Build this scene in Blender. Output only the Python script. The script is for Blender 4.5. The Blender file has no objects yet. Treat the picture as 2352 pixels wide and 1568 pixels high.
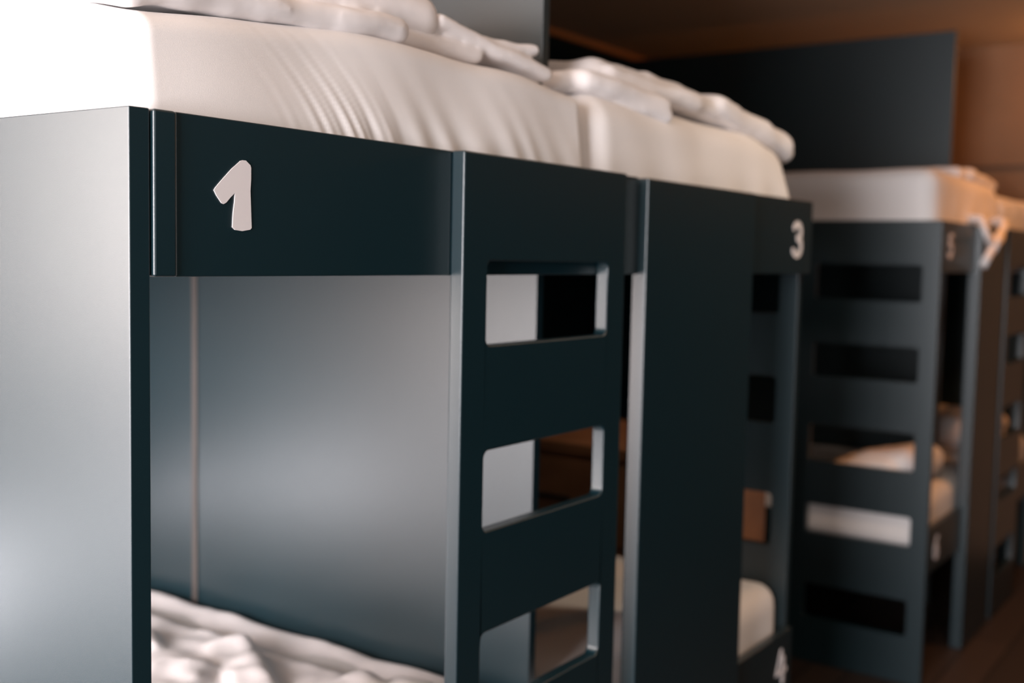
import bpy, bmesh, math, random
from mathutils import Vector, Matrix, noise
random.seed(7)
sc = bpy.context.scene
C = sc.collection

# ---------------------------------------------------------------- camera
cam_d = bpy.data.cameras.new('camera'); cam = bpy.data.objects.new('camera', cam_d); C.objects.link(cam)
R_ = Vector((0.57441695, -0.81831078, 0.02031322)); U_ = Vector((0.05157682, 0.06094869, 0.99680745)); F_ = Vector((0.81693635, 0.5715354, -0.07721583))
m = Matrix((R_, U_, -F_)).transposed().to_4x4()
m.translation = Vector((-0.74032444, -1.01404164, 1.50192989))
cam.matrix_world = m
cam_d.sensor_width = 36; cam_d.sensor_fit = 'HORIZONTAL'; cam_d.lens = 2572.5/2352*36
cam_d.clip_start = 0.05; cam_d.clip_end = 60
cam_d.dof.use_dof = True; cam_d.dof.focus_distance = 1.30; cam_d.dof.aperture_fstop = 2.7
sc.camera = cam

# ---------------------------------------------------------------- world, exposure, daylight, added window fill
w = bpy.data.worlds.new('world'); sc.world = w; w.use_nodes = True
bg = w.node_tree.nodes['Background']; bg.inputs[0].default_value = (0.55, 0.7, 0.8, 1); bg.inputs[1].default_value = 0.15
sc.view_settings.view_transform = 'Standard'; sc.view_settings.look = 'None'
sc.view_settings.gamma = 1; sc.view_settings.exposure = 0.0; sc.view_settings.use_curve_mapping = False

def area(name, loc, direction, sx, sy, power, col):
    l = bpy.data.lights.new(name, 'AREA'); l.shape = 'RECTANGLE'; l.size = sx; l.size_y = sy; l.energy = power; l.color = col
    o = bpy.data.objects.new(name, l); C.objects.link(o); o.location = loc
    o.rotation_euler = Vector(direction).to_track_quat('-Z', 'Y').to_euler()
    return o
BACKWIN = (-2.95, -1.42, 1.12, 2.4)
SILLWIN = (-2.95, -1.82, 0.2, 1.06)        # lower pane under it      # x0 x1 z0 z1 in the back wall
LOWFILL = (-0.75, 0.40, 0.36, 0.72)      # low pane beside it, unseen, added to brighten the divider's reflection
FRONTFILL = (-2.6, 0.6, 0.6, 2.35)        # x0 x1 z0 z1 in the wall behind the camera; invented opening for soft fill
SIDEFILL = (0.0, 1.85, 0.9, 2.3)          # y0 y1 z0 z1 in the left wall, towards the back; added to light bunk interiors
LEFTWIN = (-1.3, -0.06, 0.7, 2.3)        # y0 y1 z0 z1 in the left wall
area('daylight_back', (sum(BACKWIN[:2])/2, 2.10, sum(BACKWIN[2:])/2), (0, -1, 0), BACKWIN[1]-BACKWIN[0], BACKWIN[3]-BACKWIN[2], 118, (1.0, 0.88, 0.83))
area('daylight_sill', (sum(SILLWIN[:2])/2, 2.10, sum(SILLWIN[2:])/2), (0, -1, 0), SILLWIN[1]-SILLWIN[0], SILLWIN[3]-SILLWIN[2], 52, (1.0, 0.92, 0.93))
area('fill_low', (sum(LOWFILL[:2])/2, 2.10, sum(LOWFILL[2:])/2), (0, -1, 0), LOWFILL[1]-LOWFILL[0], LOWFILL[3]-LOWFILL[2], 36, (0.96, 0.93, 0.98))
area('daylight_left', (-3.08, sum(LEFTWIN[:2])/2, sum(LEFTWIN[2:])/2), (1, 0, 0), LEFTWIN[1]-LEFTWIN[0], LEFTWIN[3]-LEFTWIN[2], 250, (0.98, 0.95, 0.98))
area('fill_side', (-3.08, sum(SIDEFILL[:2])/2, sum(SIDEFILL[2:])/2), (1, 0, 0), SIDEFILL[1]-SIDEFILL[0], SIDEFILL[3]-SIDEFILL[2], 170, (1.0, 0.90, 0.91))

area('fill_front', (sum(FRONTFILL[:2])/2, -3.28, sum(FRONTFILL[2:])/2), (0, 1, 0), FRONTFILL[1]-FRONTFILL[0], FRONTFILL[3]-FRONTFILL[2], 20, (1.0, 0.91, 0.86))

# ---------------------------------------------------------------- materials
def mat(name, col, rough=0.5, spec=0.5, metal=0.0, bump=None, sheen=0, vary=None, emis=None):
    m = bpy.data.materials.new(name); m.use_nodes = True; nt = m.node_tree; b = nt.nodes['Principled BSDF']
    b.inputs['Base Color'].default_value = (*col, 1); b.inputs['Roughness'].default_value = rough
    b.inputs['Specular IOR Level'].default_value = spec; b.inputs['Metallic'].default_value = metal
    if sheen: b.inputs['Sheen Weight'].default_value = sheen
    tc = nt.nodes.new('ShaderNodeTexCoord')
    if vary:
        n = nt.nodes.new('ShaderNodeTexNoise'); n.inputs['Scale'].default_value = vary[0]; n.inputs['Detail'].default_value = 3
        r = nt.nodes.new('ShaderNodeValToRGB'); r.color_ramp.elements[0].color = (*[c*vary[1] for c in col], 1); r.color_ramp.elements[1].color = (*[min(1, c*vary[2]) for c in col], 1)
        r.color_ramp.elements[0].position = .3; r.color_ramp.elements[1].position = .7
        nt.links.new(tc.outputs['Object'], n.inputs['Vector']); nt.links.new(n.outputs['Fac'], r.inputs['Fac']); nt.links.new(r.outputs['Color'], b.inputs['Base Color'])
    if bump:
        n = nt.nodes.new('ShaderNodeTexNoise'); n.inputs['Scale'].default_value = bump[0]; n.inputs['Detail'].default_value = bump[2] if len(bump) > 2 else 2
        bp = nt.nodes.new('ShaderNodeBump'); bp.inputs['Strength'].default_value = bump[1]; bp.inputs['Distance'].default_value = 0.002
        nt.links.new(tc.outputs['Object'], n.inputs['Vector']); nt.links.new(n.outputs['Fac'], bp.inputs['Height']); nt.links.new(bp.outputs['Normal'], b.inputs['Normal'])
    if emis:
        b.inputs['Emission Color'].default_value = (*emis[0], 1); b.inputs['Emission Strength'].default_value = emis[1]
    return m
PAINT = mat('dark_teal_lacquer', (0.0010, 0.0165, 0.0235), 0.36, 1.0, bump=(900, .05, 1))
JOINT = mat('grey_beige_edge_band', (0.07, 0.06, 0.055), 0.45, 0.5)
DECAL = mat('off_white_decal', (0.80, 0.76, 0.77), 0.6, 0.3)
SHEET = mat('white_cotton_sheet', (0.86, 0.83, 0.82), 0.92, 0.15, bump=(1400, .10, 1), sheen=.1)
DUVET = mat('white_cotton_duvet', (0.87, 0.83, 0.83), 0.9, 0.15, bump=(25, .5, 3), sheen=.1)
FLOORM = mat('dark_wood_floor', (0.045, 0.028, 0.02), 0.55, 0.3)
def wood_floor():
    nt = FLOORM.node_tree; b = nt.nodes['Principled BSDF']
    tc = nt.nodes.new('ShaderNodeTexCoord'); mp = nt.nodes.new('ShaderNodeMapping'); mp.inputs['Scale'].default_value = (1, 1, 1)
    br = nt.nodes.new('ShaderNodeTexBrick'); br.inputs['Scale'].default_value = 1; br.inputs['Brick Width'].default_value = 1.4; br.inputs['Row Height'].default_value = 0.14
    br.inputs['Color1'].default_value = (0.05, 0.032, 0.024, 1); br.inputs['Color2'].default_value = (0.03, 0.02, 0.016, 1); br.inputs['Mortar'].default_value = (0.006, 0.005, 0.005, 1); br.inputs['Mortar Size'].default_value = .004
    nt.links.new(tc.outputs['Object'], mp.inputs[0]); nt.links.new(mp.outputs[0], br.inputs[0]); nt.links.new(br.outputs['Color'], b.inputs['Base Color'])
wood_floor()
WALLD = mat('dark_wall_paint', (0.006, 0.016, 0.02), 0.8, 0.15)
WALLW = mat('warm_wood_wall', (0.27, 0.155, 0.09), 0.7, 0.3, vary=(2.5, .85, 1.1))
WALLP = mat('pale_wall_paint', (0.45, 0.42, 0.41), 0.9, 0.2)
CEIL = mat('ceiling_paint', (0.50, 0.38, 0.28), 0.9, 0.2)
TRIMW = mat('orange_wood_trim', (0.5, 0.22, 0.09), 0.5, 0.4)
WINF = mat('window_frame_grey', (0.3, 0.3, 0.31), 0.5)
LAMPM = mat('warm_lamp_glass', (1, .8, .5), 0.5, emis=((1, .55, .22), 3))
LAMPB = mat('lamp_black_metal', (0.02, 0.02, 0.02), 0.4)

# ---------------------------------------------------------------- builders
ORI = {}
def link(name, me, mt, parent=None, origin=None, smooth=False):
    if parent is not None: origin = ORI[parent.name]
    if origin is None:
        xs = [v.co for v in me.vertices]
        origin = Vector((sum(v.x for v in xs)/len(xs), sum(v.y for v in xs)/len(xs), min(v.z for v in xs)))
    origin = Vector(origin)
    for v in me.vertices: v.co -= origin
    if mt: me.materials.append(mt)
    if smooth:
        for p in me.polygons: p.use_smooth = True
    o = bpy.data.objects.new(name, me); C.objects.link(o)
    if parent is not None: o.parent = parent
    else: o.location = origin
    ORI[o.name] = origin
    return o
def empty(name, loc, label, cat, group=None):
    o = bpy.data.objects.new(name, None); C.objects.link(o); o.location = loc; ORI[o.name] = Vector(loc); o.empty_display_size = .1
    tag(o, label, cat, group); return o
def tag(o, label, cat, group=None):
    o['label'] = label; o['category'] = cat
    if group: o['group'] = group
    return o
def tomesh(bm, name):
    bmesh.ops.recalc_face_normals(bm, faces=bm.faces[:]); me = bpy.data.meshes.new(name); bm.to_mesh(me); bm.free(); return me
def bevel(o, wd=0.0015, seg=2):
    for p in o.data.polygons: p.use_smooth = True
    b = o.modifiers.new('bevel', 'BEVEL'); b.width = wd; b.segments = seg; b.limit_method = 'ANGLE'; b.angle_limit = math.radians(40); b.harden_normals = True
    return o
def boxbm(bm, x0, x1, y0, y1, z0, z1):
    v = [bm.verts.new((x, y, z)) for x in (x0, x1) for y in (y0, y1) for z in (z0, z1)]
    for f in ((0, 1, 3, 2), (4, 6, 7, 5), (0, 4, 5, 1), (2, 3, 7, 6), (0, 2, 6, 4), (1, 5, 7, 3)): bm.faces.new([v[i] for i in f])
def board(name, x0, x1, y0, y1, z0, z1, parent=None, mt=None, bv=0.0015, boxes=None):
    bm = bmesh.new(); boxbm(bm, x0, x1, y0, y1, z0, z1)
    for b in boxes or []: boxbm(bm, *b)
    o = link(name, tomesh(bm, name), mt or PAINT, parent)
    if bv: bevel(o, bv)
    return o
def rrect(u0, u1, v0, v1, r, n=6):
    pts = []
    for cu, cv, a0 in ((u1-r, v1-r, 0), (u0+r, v1-r, 90), (u0+r, v0+r, 180), (u1-r, v0+r, 270)):
        for i in range(n+1):
            a = math.radians(a0+90*i/n); pts.append((cu+r*math.cos(a), cv+r*math.sin(a)))
    return pts
def plate(name, outline, holes, axis, t0, t1, parent=None, mt=None, bv=0.0015):
    """flat board with openings; outline in (u,z); axis 'y': u=x, thickness along y; axis 'x': u=y, thickness along x"""
    P = (lambda u, z, t: (u, t, z)) if axis == 'y' else (lambda u, z, t: (t, u, z))
    bm = bmesh.new(); layers = []
    for t in (t0, t1):
        loops = []; edges = []
        for lp in [outline]+holes:
            vs = [bm.verts.new(P(u, z, t)) for u, z in lp]; loops.append(vs)
            edges += [bm.edges.new((vs[i], vs[(i+1) % len(vs)])) for i in range(len(vs))]
        bmesh.ops.triangle_fill(bm, edges=edges, use_beauty=True, use_dissolve=False)
        layers.append(loops)
    for la, lb in zip(*layers):
        for i in range(len(la)):
            j = (i+1) % len(la); bm.faces.new((la[i], la[j], lb[j], lb[i]))
    o = link(name, tomesh(bm, name), mt or PAINT, parent)
    if bv: bevel(o, bv)
    return o
def decal(name, polys, yf, parent, label, mt=None):
    bm = bmesh.new()
    for k, poly in enumerate(polys):
        y0 = yf-0.0012-k*0.0002
        a = [bm.verts.new((x, y0, z)) for x, z in poly]; b = [bm.verts.new((x, yf+0.0003, z)) for x, z in poly]
        bm.faces.new(a); 
        for i in range(len(a)): bm.faces.new((a[i], a[(i+1) % len(a)], b[(i+1) % len(a)], b[i]))
    o = link(name, tomesh(bm, name), mt or DECAL, parent); o['label'] = label
    return o
def stroke(pts, wd):
    n = len(pts); L = []; Rr = []
    for i in range(n):
        a = Vector(pts[max(i-1, 0)]); b = Vector(pts[min(i+1, n-1)]); d = (b-a).normalized(); nn = Vector((-d.y, d.x)); p = Vector(pts[i])
        L.append(p+nn*wd/2); Rr.append(p-nn*wd/2)
    def cap(p, d):
        out = []
        for k in range(1, 6):
            a = math.pi*k/6; nn = Vector((-d.y, d.x)); out.append(p+nn*math.cos(a)*wd/2+d*math.sin(a)*wd/2)
        return out
    d1 = (Vector(pts[-1])-Vector(pts[-2])).normalized(); d0 = (Vector(pts[0])-Vector(pts[1])).normalized()
    poly = L+cap(Vector(pts[-1]), d1)+Rr[::-1]+cap(Vector(pts[0]), d0)
    return [(p.x, p.y) for p in poly]
def arc(cx, cz, rx, rz, a0, a1, n=12):
    return [(cx+rx*math.cos(math.radians(a0+(a1-a0)*i/n)), cz+rz*math.sin(math.radians(a0+(a1-a0)*i/n))) for i in range(n+1)]
ONE = [(0.112, 1.568), (0.114, 1.571), (0.122, 1.579), (0.138, 1.594), (0.146, 1.6), (0.151, 1.604), (0.154, 1.605), (0.159, 1.605), (0.166, 1.6), (0.167, 1.597), (0.167, 1.584), (0.166, 1.57), (0.167, 1.549), (0.168, 1.527), (0.166, 1.525), (0.154, 1.523), (0.143, 1.524), (0.139, 1.527), (0.14, 1.543), (0.142, 1.556), (0.143, 1.567), (0.136, 1.561), (0.13, 1.555), (0.126, 1.553), (0.123, 1.554), (0.116, 1.562)]
W3 = 0.016
def digit(n, cx, cz):
    """strokes of a hand lettered digit about 6 cm wide, 8.5 cm tall, centred on cx, cz"""
    S = lambda pts: stroke([(cx+x, cz+z) for x, z in pts], W3)
    if n == 3: return [S(arc(0, .019, .024, .0185, 150, -80)), S(arc(0, -.017, .027, .021, 85, -150))]
    if n == 5: return [S([(.024, .038), (-.016, .038), (-.02, .006)]), S(arc(-.002, -.012, .026, .024, 130, -140))]
    if n == 2: return [S(arc(0, .017, .024, .022, 160, -30)+[(-.022, -.034)]), S([(-.022, -.036), (.026, -.036)])]
    if n == 4: return [S([(.0, .04), (-.028, -.012), (.03, -.012)]), S([(.014, .02), (.014, -.04)])]
    if n == 6: return [S([(.012, .038), (-.012, .014), (-.02, -.014)]), S(arc(0, -.016, .021, .02, 180, -180, 20))]
    if n == 7: return [S([(-.024, .036), (.024, .036), (-.004, -.04)])]
    if n == 8: return [S(arc(0, .019, .018, .018, 0, 360, 18)), S(arc(0, -.018, .022, .02, 0, 360, 18))]

# ---------------------------------------------------------------- soft things
def rbox(bm, x0, x1, y0, y1, z0, z1, r, step, M=None, f=None):
    step = step if isinstance(step, tuple) else (step,)*3
    """rounded soft box on a fine grid; f deforms world points"""
    dims = [(x0, x1), (y0, y1), (z0, z1)]; ns = [max(2, int(round((b-a)/st))) for (a, b), st in zip(dims, step)]
    cache = {}
    def V(i, j, k):
        key = (i, j, k)
        if key not in cache:
            p = Vector((x0+(x1-x0)*i/ns[0], y0+(y1-y0)*j/ns[1], z0+(z1-z0)*k/ns[2]))
            q = Vector([min(max(p[a], dims[a][0]+min(r, (dims[a][1]-dims[a][0])/2)), dims[a][1]-min(r, (dims[a][1]-dims[a][0])/2)) for a in range(3)])
            d = p-q
            if d.length > 1e-9:
                mx = max(abs(d[a]) for a in range(3)); rr = min(r, *[(b-a)/2 for a, b in dims])
                p = q+d.normalized()*mx*(1 if mx <= rr+1e-9 else 1)
            if M: p = M @ p
            if f: p = f(p)
            cache[key] = bm.verts.new(p)
        return cache[key]
    X, Y, Z = ns
    for i in range(X):
        for j in range(Y):
            bm.faces.new((V(i, j, 0), V(i, j+1, 0), V(i+1, j+1, 0), V(i+1, j, 0))); bm.faces.new((V(i, j, Z), V(i+1, j, Z), V(i+1, j+1, Z), V(i, j+1, Z)))
    for i in range(X):
        for k in range(Z):
            bm.faces.new((V(i, 0, k), V(i+1, 0, k), V(i+1, 0, k+1), V(i, 0, k+1))); bm.faces.new((V(i, Y, k), V(i, Y, k+1), V(i+1, Y, k+1), V(i+1, Y, k)))
    for j in range(Y):
        for k in range(Z):
            bm.faces.new((V(0, j, k), V(0, j, k+1), V(0, j+1, k+1), V(0, j+1, k))); bm.faces.new((V(X, j, k), V(X, j+1, k), V(X, j+1, k+1), V(X, j, k+1)))
def nz(p, s, seed=0): return noise.noise(Vector(p)*s+Vector((seed*7.3, seed*3.1, seed*1.7)))
def mattress(name, x0, x1, y0, y1, z0, z1, label, f=None, r=.045, step=.02, group=None):
    bm = bmesh.new(); rbox(bm, x0, x1, y0, y1, z0, z1, r, step, f=f)
    o = link(name, tomesh(bm, name), SHEET, smooth=True)
    return tag(o, label, 'mattress', group)
def slab(c, s, rot=(0, 0, 0), r=None, amp=0.006, sc_=9, seed=0, bend=0):
    """one soft fold of cloth: returns a bmesh adder"""
    def add(bm):
        M = Matrix.Translation(Vector(c)) @ Matrix.Rotation(math.radians(rot[2]), 4, 'Z') @ Matrix.Rotation(math.radians(rot[1]), 4, 'Y') @ Matrix.Rotation(math.radians(rot[0]), 4, 'X')
        def f(p):
            return p+Vector((nz(p, sc_, seed+1), nz(p, sc_, seed+2), nz(p, sc_, seed+3)+.6*nz(p, sc_*2.5, seed+4)))*amp
        hx, hy, hz = s[0]/2, s[1]/2, s[2]/2
        rbox(bm, -hx, hx, -hy, hy, -hz, hz, r or hz*.98, max(.006, min(.016, hz*.7)), M=M, f=f)
    return add
def cloth_pile(name, slabs, label, cat, voxel=.006, smooth=4, mt=None, group=None, floor=None):
    bm = bmesh.new()
    for s in slabs: s(bm)
    o = link(name, tomesh(bm, name), mt or DUVET, smooth=True)
    rm = o.modifiers.new('fuse', 'REMESH'); rm.mode = 'VOXEL'; rm.voxel_size = voxel; rm.use_smooth_shade = True
    sm = o.modifiers.new('soften', 'SMOOTH'); sm.iterations = smooth; sm.factor = .5
    return tag(o, label, cat, group)

# ---------------------------------------------------------------- room
XL, XR, YB, YF, ZC = -3.0, 5.35, 2.02, -3.2, 2.6
def struct(name, boxes, mt):
    bm = bmesh.new()
    for b in boxes: boxbm(bm, *b)
    o = link(name, tomesh(bm, name), mt); o['kind'] = 'structure'; return o
struct('floor', [(XL, XR, YF, YB, -.05, 0)], FLOORM)
struct('ceiling', [(XL, XR, YF, YB, ZC, ZC+.05)], CEIL)
x0, x1, z0, z1 = BACKWIN
l0, l1, lz0, lz1 = LOWFILL
struct('wall_back', [(l1, XR, YB, YB+.06, 0, ZC)], WALLD)
struct('wall_corner', [(XL, x0, YB, YB+.06, 0, ZC), (x0, x1, YB, YB+.06, 0, SILLWIN[2]), (x0, x1, YB, YB+.06, SILLWIN[3], z0), (SILLWIN[1], x1, YB, YB+.06, SILLWIN[2], SILLWIN[3]), (x0, x1, YB, YB+.06, z1, ZC), (x1, l0, YB, YB+.06, 0, ZC), (l0, l1, YB, YB+.06, 0, lz0), (l0, l1, YB, YB+.06, lz1, ZC)], WALLP)
y0, y1, zz0, zz1 = LEFTWIN
struct('wall_left', [(XL-.06, XL, YF, y0, 0, ZC), (XL-.06, XL, y1, SIDEFILL[0], 0, ZC), (XL-.06, XL, SIDEFILL[1], YB, 0, ZC), (XL-.06, XL, *SIDEFILL[:2], 0, SIDEFILL[2]), (XL-.06, XL, *SIDEFILL[:2], SIDEFILL[3], ZC), (XL-.06, XL, y0, y1, 0, zz0), (XL-.06, XL, y0, y1, zz1, ZC)], WALLP)
a0, a1, b0, b1 = FRONTFILL
struct('wall_front', [(XL, a0, YF-.06, YF, 0, ZC), (a1, XR, YF-.06, YF, 0, ZC), (a0, a1, YF-.06, YF, 0, b0), (a0, a1, YF-.06, YF, b1, ZC)], WALLD)
struct('wall_right', [(XR, XR+.06, -.8, YB, 0, ZC)], WALLW)
struct('wall_aisle_end', [(XR, XR+.06, YF, -.8, 0, ZC)], WALLD)
def window(name, a0, a1, b0, b1, wall, horizontal):
    t = .05; mid = (a0+a1)/2
    fr = [(a0, a0+t, b0, b1), (a1-t, a1, b0, b1), (mid-t/2, mid+t/2, b0, b1), (a0, a1, b0, b0+t), (a0, a1, b1-t, b1)]
    bx = [(p[0], p[1], wall, wall+.05, p[2], p[3]) if horizontal else (wall-.05, wall, p[0], p[1], p[2], p[3]) for p in fr]
    return struct(name, bx, WINF)
window('window_1', *BACKWIN, YB, True); window('window_2', *LEFTWIN, XL, False); window('added_window_3', *LOWFILL, YB, True); window('added_window_4', *FRONTFILL, YF-.06, True); window('added_window_5', *SIDEFILL, XL, False); window('window_6', *SILLWIN, YB, True)  # low, front and side frames dress unseen openings added for fill light
struct('trim_1', [(l1+.14, XR, YB-.02, YB, ZC-.035, ZC-.005)], TRIMW)
struct('trim_2', [(XR-.012, XR, -.8, YB, 1.985, 2.0)], mat('dark_joint', (0.12, .07, .045), .7))
struct('baseboard_back', [(l1+.14, XR, YB-.012, YB, 0, .07)], WALLD)

# ---------------------------------------------------------------- bunk beds
H = 1.65; ZB = 1.47; LT, LB = .562, .40
RUNG = [(.919, 1.079+.003), (1.204, 1.365-.01)]
HOLES = [(1.365, 1.493), (1.081, 1.204), (.763, .90), (.495, .60), (.17, .30)]
def end_panel(x0, x1, parent, holes):
    out = [(0, 0), (.5, 0), (.5, H), (0, H)]
    hs = [rrect(.06, .44, a, b, .012) for a, b in holes]
    return plate('side_panel', out, hs, 'x', x0, x1, parent)
def bases(x0, x1, parent, outer, ry=.5):
    board('bed_base', x0, x1, .03, 1.98, 1.50, 1.53, parent)
    board('bed_base', x0, x1, .03, 1.98, .44, .47, parent)
    xs = (outer, outer+.028) if outer < (x0+x1)/2 else (outer-.028, outer)
    board('side_rail', xs[0], xs[1], ry, 1.98, ZB, H-.01, parent)
    board('side_rail', xs[0], xs[1], ry, 1.98, LB, LT, parent)
    board('rear_post', xs[0], xs[1], 1.92, 1.98, 0, H-.01, parent)
    board('rear_rail', x0+.01, x1-.01, 1.96, 1.98, .9, 1.02, parent)

def bunk_left_front():
    # bed 1 over bed 2, nearest the camera
    b = empty('bunk_bed', (.5, 1.0, 0), 'dark teal bunk bed nearest the camera, numbered 1, with an open-rung ladder on its front', 'bunk bed', 'dark teal bunk beds in a row')
    board('side_panel', 0, .026, 0, .34, 0, H, b)
    board('filler_strip', .0285, .0585, -.004, .02, ZB, H, b, bv=.003)
    fa = board('fascia', .060, 1.107, 0, .02, ZB, H, b)
    n = decal('number', [ONE], 0, fa, 'off-white painted number 1')
    hs = [(1.365, 1.492), (1.081, 1.205), (.788+.003, .922), (.500, .630), (.21, .34)]
    out = [(.547, .0), (1.022, .0), (1.022, H), (.547, H)]
    plate('ladder', out, [rrect(.607, .963, a, c, .012) for a, c in hs], 'y', -.0245, -.0005, b, bv=.003)
    lf = board('lower_fascia', .0285, 1.107, 0, .02, LB, LT, b); 
    decal('number', digit(2, .14, .483), 0, lf, 'off-white painted number 2')
    dv = board('divider_panel', .972, .994, .130, 1.99, 0, 2.49, b)
    board('joint_strip', .969, .9715, 1.078, 1.097, .0, 2.49, b, JOINT, bv=.0008)
    bases(.0285, .970, b, 0, .342)
    return b
bunk_left_front()
def bunk_right_front():
    b = empty('bunk_bed', (1.5, 1.0, 0), 'dark teal bunk bed numbered 3 and 4, right of the ladder, before the gap', 'bunk bed', 'dark teal bunk beds in a row')
    board('front_panel', 1.108, 1.606, -.022, .010, 0, H-.002, b, bv=.0035)
    fa = board('fascia', 1.608, 2.021, 0, .02, ZB, H, b)
    decal('number', digit(3, 1.921, 1.553), 0, fa, 'off-white painted number 3')
    lf = board('lower_fascia', 1.608, 1.994, 0, .02, LB, LT, b)
    decal('number', digit(4, 1.925, .475), 0, lf, 'off-white painted number 4')
    out = [(.0205, 0), (.5, 0), (.5, H), (.0205, H)]
    plate('side_panel', out, [rrect(.07, .44, a, c, .012) for a, c in HOLES], 'x', 1.996, 2.021, b)
    bases(.996, 1.994, b, 2.021)
bunk_right_front()
G = 3.28
def bunk_far_left():
    b = empty('bunk_bed', (G+.5, 1.0, 0), 'far dark teal bunk bed with rung holes cut in the side panel facing us', 'bunk bed', 'dark teal bunk beds in a row')
    end_panel(G, G+.026, b, HOLES)
    fa = board('fascia', G+.028, 3.778, 0, .02, ZB, H, b)
    decal('number', digit(5, 3.40, 1.562), 0, fa, 'off-white painted number 5')
    lf = board('lower_fascia', G+.028, 3.778, 0, .02, LB, LT, b)
    decal('number', digit(6, 3.41, .478), 0, lf, 'off-white painted number 6')
    board('front_panel', 3.78, 4.20, -.022, .024, 0, H-.002, b, bv=.0035)
    board('divider_panel', 4.30, 4.322, .24, 1.99, 0, 2.49, b)
    bases(G+.028, 4.298, b, G)
def bunk_far_right():
    b = empty('bunk_bed', (G+1.5, 1.0, 0), 'farthest dark teal bunk bed, cut off by the right edge of the picture', 'bunk bed', 'dark teal bunk beds in a row')
    fa = board('fascia', 4.203, 5.256, 0, .02, ZB, H, b)
    decal('number', digit(7, 5.12, 1.56), 0, fa, 'off-white painted number 7')
    lf = board('lower_fascia', 4.203, 5.25, 0, .02, LB, LT, b)
    decal('number', digit(8, 5.12, .48), 0, lf, 'off-white painted number 8')
    out = [(4.25, 0), (4.72, 0), (4.72, H), (4.25, H)]
    plate('ladder', out, [rrect(4.31, 4.66, a, c, .012) for a, c in HOLES], 'y', -.0245, -.0005, b)
    board('side_panel', 5.252, 5.278, .0205, .5, 0, H, b)
    bases(4.324, 5.25, b, 5.278)
bunk_far_left(); bunk_far_right()

# ---------------------------------------------------------------- mattresses
def smooth01(t): t = max(0, min(1, t)); return t*t*(3-2*t)
def f1(p):
    p = p.copy()
    # crown the top and let the front bulge
    t = smooth01((p.z-1.56)/.24)
    if p.y < .2:
        k = smooth01((.2-p.y)/.16)
        # small sharp pleats gathered at the rail, leaning to the left as they rise
        h = max(0, p.z-1.652); x = p.x+h*.42+h*h*2.5
        e1 = math.exp(-((x-.365)/.075)**2); e2 = smooth01((x-.28)/.2)*(1-.5*smooth01((x-.7)/.2))
        w_ = 2.2*nz((x*6, 0, 0), 1, 3)
        p.y -= k*e1*math.exp(-h/.05)*(.0016*math.sin(x*300+w_*2)+.0034*abs(math.sin(x*92+w_)))
        p.y -= k*e2*math.exp(-h/.03)*.0038*math.sin(x*88+w_*1.5)
        p.y += .006*k*nz(p, 5, 5)+.014*k*t*t
    zt = 1.758+.040*smooth01(p.x/.45)-.014*smooth01((p.x-.7)/.25)+.065*smooth01((p.y-.03)/.28)*smooth01(1-p.x/.5)
    if p.z > 1.6: p.z = 1.6+(p.z-1.6)*(zt-1.6)/(.2)
    p.z += .008*t*nz(p, 6, 2)
    if p.x < .2: p.x += .004*nz(p, 14, 6)*smooth01((p.z-1.65)/.03)
    return p
bm_ = mattress('mattress', .030, .968, .022, 1.95, 1.532, 1.80, 'thick white sheeted mattress on the nearest upper bunk, above the number 1', f1, r=.028, step=(.0035, .012, .006), group='white mattresses on the bunks')
def f3(p):
    p = p.copy(); t = smooth01((p.z-1.56)/.24)
    if p.y < .2:
        k = smooth01((.2-p.y)/.16)
        p.y += .006*k*nz(p, 6, 11)+.016*k*t*t
        p.y += -.004*k*math.exp(-max(0, p.z-1.65)/.03)*math.sin(p.x*33+2*nz((p.x*3, 0, 0), 1, 9))*.7
    e = smooth01((p.x-1.72)/.25)
    if p.z > 1.58: p.z = 1.58+(p.z-1.58)*(1-.10*e)
    p.x -= .045*e*t
    p.z += .006*t*nz(p, 6, 4)
    return p
mattress('mattress', .998, 1.976, .022, 1.95, 1.532, 1.80, 'white sheeted mattress on the second upper bunk, above the number 3', f3, r=.06, step=.012, group='white mattresses on the bunks')
def fg(seed, z0, z1, amp=.008):
    def f(p):
        t = smooth01((p.z-z0)/(z1-z0)); q = p.copy()
        q.z += amp*t*nz(p, 4, seed); q.y += .006*nz(p, 7, seed+3)*(1 if p.y < .2 else 0); return q
    return f
mattress('mattress', G+.008, 4.28, .03, 1.95, 1.532, 1.835, 'warm-lit white mattress on the far upper bunk with rung holes in its side', fg(3, 1.6, 1.84), r=.06, step=.02, group='white mattresses on the bunks')
mattress('mattress', 4.33, 5.24, .03, 1.95, 1.532, 1.80, 'white mattress on the farthest upper bunk, at the right edge', fg(4, 1.6, 1.8), r=.06, step=.025, group='white mattresses on the bunks')
def f2(p):
    q = p.copy(); t = smooth01((p.z-.56)/.1)
    q.z += .010*t*nz(p, 5, 21)
    return q
mattress('mattress', .035, .965, .03, 1.94, .472, .668, 'white mattress on the lowest near bunk, under the number 1', f2, r=.045, step=.018, group='white mattresses on the bunks')
mattress('mattress', 1.0, 1.984, .03, 1.94, .472, .672, 'white mattress on the lower bunk behind the board marked 4', fg(8, .5, .67), r=.05, step=.018, group='white mattresses on the bunks')
mattress('mattress', G+.032, 4.29, .035, 1.94, .472, .66, 'white mattress on the far lower bunk behind the pierced side panel', fg(9, .5, .66), r=.05, step=.022, group='white mattresses on the bunks')
mattress('mattress', 4.33, 5.245, .035, 1.94, .472, .67, 'white mattress on the farthest lower bunk at the right edge', fg(10, .5, .67), r=.05, step=.025, group='white mattresses on the bunks')

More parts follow.
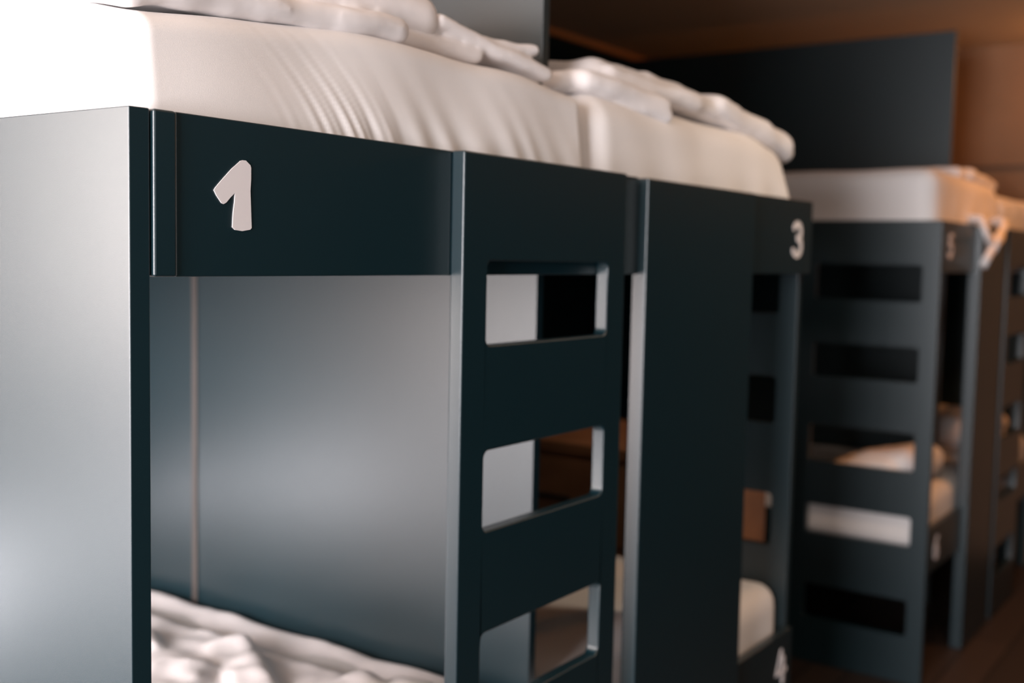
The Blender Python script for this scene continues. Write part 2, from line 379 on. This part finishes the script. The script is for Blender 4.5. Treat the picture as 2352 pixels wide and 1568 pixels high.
# ---------------------------------------------------------------- bedding
# upper bunk 1: folded duvet heap and a folded pillowcase whose two layers hang out
cloth_pile('folded_duvet', [
    slab((.34, .40, 1.85), (.64, .56, .085), (0, 0, 0), amp=.012, seed=1),
    slab((.33, .36, 1.905), (.60, .50, .07), (0, -3, 3), amp=.014, seed=2),
    slab((.43, .30, 1.874), (.46, .40, .072), (0, 4, -4), amp=.01, seed=3),
    slab((.27, .215, 1.815), (.50, .34, .040), (4, -4, 0), amp=.008, seed=4),
], 'folded white duvet heaped on the mattress above the number 1', 'duvet', voxel=.007)
cloth_pile('folded_pillowcase', [
    slab((.70, .22, 1.846), (.42, .24, .020), (0, -1.5, -6), amp=.005, seed=5),
    slab((.78, .13, 1.838), (.30, .10, .026), (0, 9, -5), amp=.004, seed=6),
    slab((.55, .20, 1.828), (.40, .20, .03), (0, 2, -4), amp=.004, seed=7),
], 'folded white pillowcase with two loose layers, sticking out beside the folded duvet', 'pillowcase', voxel=.0045, smooth=3)
# upper bunk 3
cloth_pile('folded_duvet', [
    slab((1.37, .27, 1.850), (.50, .32, .072), (0, 1, 0), amp=.007, seed=11),
    slab((1.14, .22, 1.828), (.34, .26, .040), (0, -5, 0), amp=.005, seed=12),
    slab((1.17, .115, 1.812), (.30, .14, .045), (0, 4, -6), amp=.006, seed=13),
    slab((1.33, .15, 1.842), (.36, .16, .045), (0, 3, -6), amp=.006, seed=14),
    slab((1.50, .24, 1.856), (.34, .26, .045), (0, 4, 0), amp=.006, seed=15),
    slab((1.22, .085, 1.792), (.20, .08, .030), (0, 6, -8), amp=.005, seed=16),
], 'crumpled white duvet folded on the mattress above the number 3', 'duvet', voxel=.006)
cloth_pile('folded_pillow', [
    slab((1.80, .20, 1.815), (.44, .30, .062), (0, 8, -2), amp=.008, seed=21),
    slab((1.90, .16, 1.795), (.26, .22, .060), (0, 12, 0), amp=.006, seed=22),
    slab((1.62, .20, 1.83), (.34, .26, .05), (0, 4, 0), amp=.008, seed=23),
], 'soft white pillow drooping over the end of the mattress above the number 3', 'pillow', voxel=.007)
# far bunks
cloth_pile('folded_duvet', [
    slab((4.00, .19, 1.846), (.50, .26, .050), (0, 0, 0), amp=.006, seed=31),
    slab((4.08, .14, 1.838), (.46, .20, .05), (0, 3, 0), amp=.006, seed=32),
], 'orange-lit white duvet folded on the far upper mattress', 'duvet', voxel=.01)
cloth_pile('pillow', [
    slab((3.58, .20, .735), (.46, .26, .13), (-12, 4, 0), r=.06, amp=.010, seed=41),
    slab((3.52, .28, .725), (.40, .30, .09), (-14, 0, 0), r=.04, amp=.010, seed=42),
], 'plump white pillow on the far lower bunk, seen through the rung holes', 'pillow', voxel=.01)
def chest():
    WD = mat('brown_wood_chest', (0.34, 0.17, 0.09), 0.5, 0.3, vary=(6, .7, 1.2))
    t = empty('wooden_chest', (2.42, .85, 0), 'brown wooden chest in the gap beside the number 3 bunk, glimpsed through its rung holes', 'chest')
    board('body', 2.17, 2.68, .36, 1.34, .06, .90, t, WD)
    board('top', 2.15, 2.70, .34, 1.36, .902, .93, t, WD)
    board('plinth', 2.20, 2.66, .38, 1.32, 0, .06, t, LAMPB)
    for k in range(3):
        d = board('drawer', 2.152, 2.169, .38, 1.32, .10+.265*k, .35+.265*k, t, WD, bv=.003)
        board('handle', 2.135, 2.152, .78, .92, .22+.265*k, .235+.265*k, d, LAMPB)
chest()
cloth_pile('pillow', [
    slab((4.72, .32, .745), (.5, .5, .13), (0, 0, 0), r=.06, amp=.012, seed=43),
], 'white pillow on the farthest lower bunk at the right edge of the picture', 'pillow', voxel=.012)
# lower bunk 2: rumpled sheet
def rump():
    L = []
    for i, (x, y, dx, dy, a) in enumerate([(.50, .62, .34, .12, 30), (.62, .40, .36, .10, -20), (.38, .80, .30, .10, 10), (.70, .62, .30, .10, 60), (.55, .95, .34, .12, -35), (.72, .26, .24, .10, 15), (.40, .45, .30, .12, 70), (.30, 1.05, .30, .12, 20)]):
        L.append(slab((x, y, .690), (dx, dy, .045), (random.uniform(-6, 6), random.uniform(-4, 4), a), amp=.014, seed=60+i))
    L.append(slab((.50, .70, .678), (.62, .95, .035), amp=.008, seed=80))
    L.append(slab((.885, .74, .646), (.13, 1.25, .05), (0, -14, 0), amp=.005, seed=81))
    return L
cloth_pile('rumpled_blanket', rump(), 'rumpled white blanket lying on the lowest near mattress', 'blanket', voxel=.008, smooth=6)
# knotted strap on the far bunk
def strap():
    bm = bmesh.new()
    def tube(pts, ra, rb):
        rings = []
        n = len(pts)
        for i, p in enumerate(pts):
            d = (Vector(pts[min(i+1, n-1)])-Vector(pts[max(i-1, 0)])).normalized(); s = d.cross(Vector((0, 1, 0))).normalized(); t = d.cross(s)
            rings.append([bm.verts.new(Vector(p)+s*ra*math.cos(a)+t*rb*math.sin(a)) for a in [2*math.pi*k/10 for k in range(10)]])
        for a, b_ in zip(rings, rings[1:]):
            for k in range(10): bm.faces.new((a[k], a[(k+1) % 10], b_[(k+1) % 10], b_[k]))
        bm.faces.new(rings[0]); bm.faces.new(rings[-1])
    tube(STR1, .022, .014); tube(STR2, .021, .013); tube(STR3, .028, .018)
    o = link('fabric_tie', tomesh(bm, 'fabric_tie'), DUVET, smooth=True)
    return tag(o, 'knotted white fabric tie hanging over the rail of the far upper bunk', 'tie')
STR1 = [(3.73, -.04, 1.497), (3.77, -.05, 1.538), (3.835, -.055, 1.584), (3.935, -.06, 1.636), (4.02, -.05, 1.662), (4.035, -.01, 1.672), (4.035, .04, 1.672)]
STR2 = [(3.775, .04, 1.672), (3.766, -.02, 1.668), (3.715, -.045, 1.625), (3.755, -.05, 1.595), (3.84, -.055, 1.586)]
STR3 = [(3.80, -.055, 1.565), (3.85, -.055, 1.590), (3.90, -.06, 1.612)]
strap()

# ---------------------------------------------------------------- warm pendant and added fill spots (outside the frame, over the aisle)
def lamp(x, y, power):
    t = empty('pendant_lamp', (x, y, 2.15), 'warm round pendant lamp over the far end of the aisle', 'lamp', 'pendant lamps over the aisle')
    bm = bmesh.new(); bmesh.ops.create_uvsphere(bm, u_segments=24, v_segments=14, radius=.09, matrix=Matrix.Translation((x, y, 2.34)))
    link('globe', tomesh(bm, 'globe'), LAMPM, t, smooth=True)
    board('cord', x-.004, x+.004, y-.004, y+.004, 2.42, ZC, t, LAMPB, bv=0)
    l = bpy.data.lights.new('pendant_light', 'POINT'); l.energy = power; l.color = (1, .44, .15); l.shadow_soft_size = .1
    o = bpy.data.objects.new('pendant_light', l); C.objects.link(o); o.location = (x, y, 2.42)
lamp(5.0, -.45, 20)
def fill_spot(x, y, power, col, where):  # invented overhead spot, put in to warm the mattress fronts
    t = empty('added_fill_spot', (x, y, ZC-.03), 'added warm fill spot, out of view over the aisle '+where, 'lamp', 'added fill spots')
    bm = bmesh.new(); bmesh.ops.create_cone(bm, cap_ends=False, segments=32, radius1=.075, radius2=.06, depth=.03, matrix=Matrix.Translation((x, y, ZC-.016)))
    o = link('rim', tomesh(bm, 'rim'), LAMPB, t, smooth=True); so = o.modifiers.new('solid', 'SOLIDIFY'); so.thickness = .006
    l = bpy.data.lights.new('fill_spot_beam', 'SPOT'); l.energy = power; l.color = col; l.spot_size = math.radians(140); l.spot_blend = .9; l.shadow_soft_size = .06
    o = bpy.data.objects.new('fill_spot_beam', l); C.objects.link(o); o.location = (x, y, ZC-.04)
fill_spot(1.9, -.75, 42, (1, .76, .56), 'beside the number 3')
fill_spot(3.9, -.75, 50, (1, .38, .10), 'at the far end')
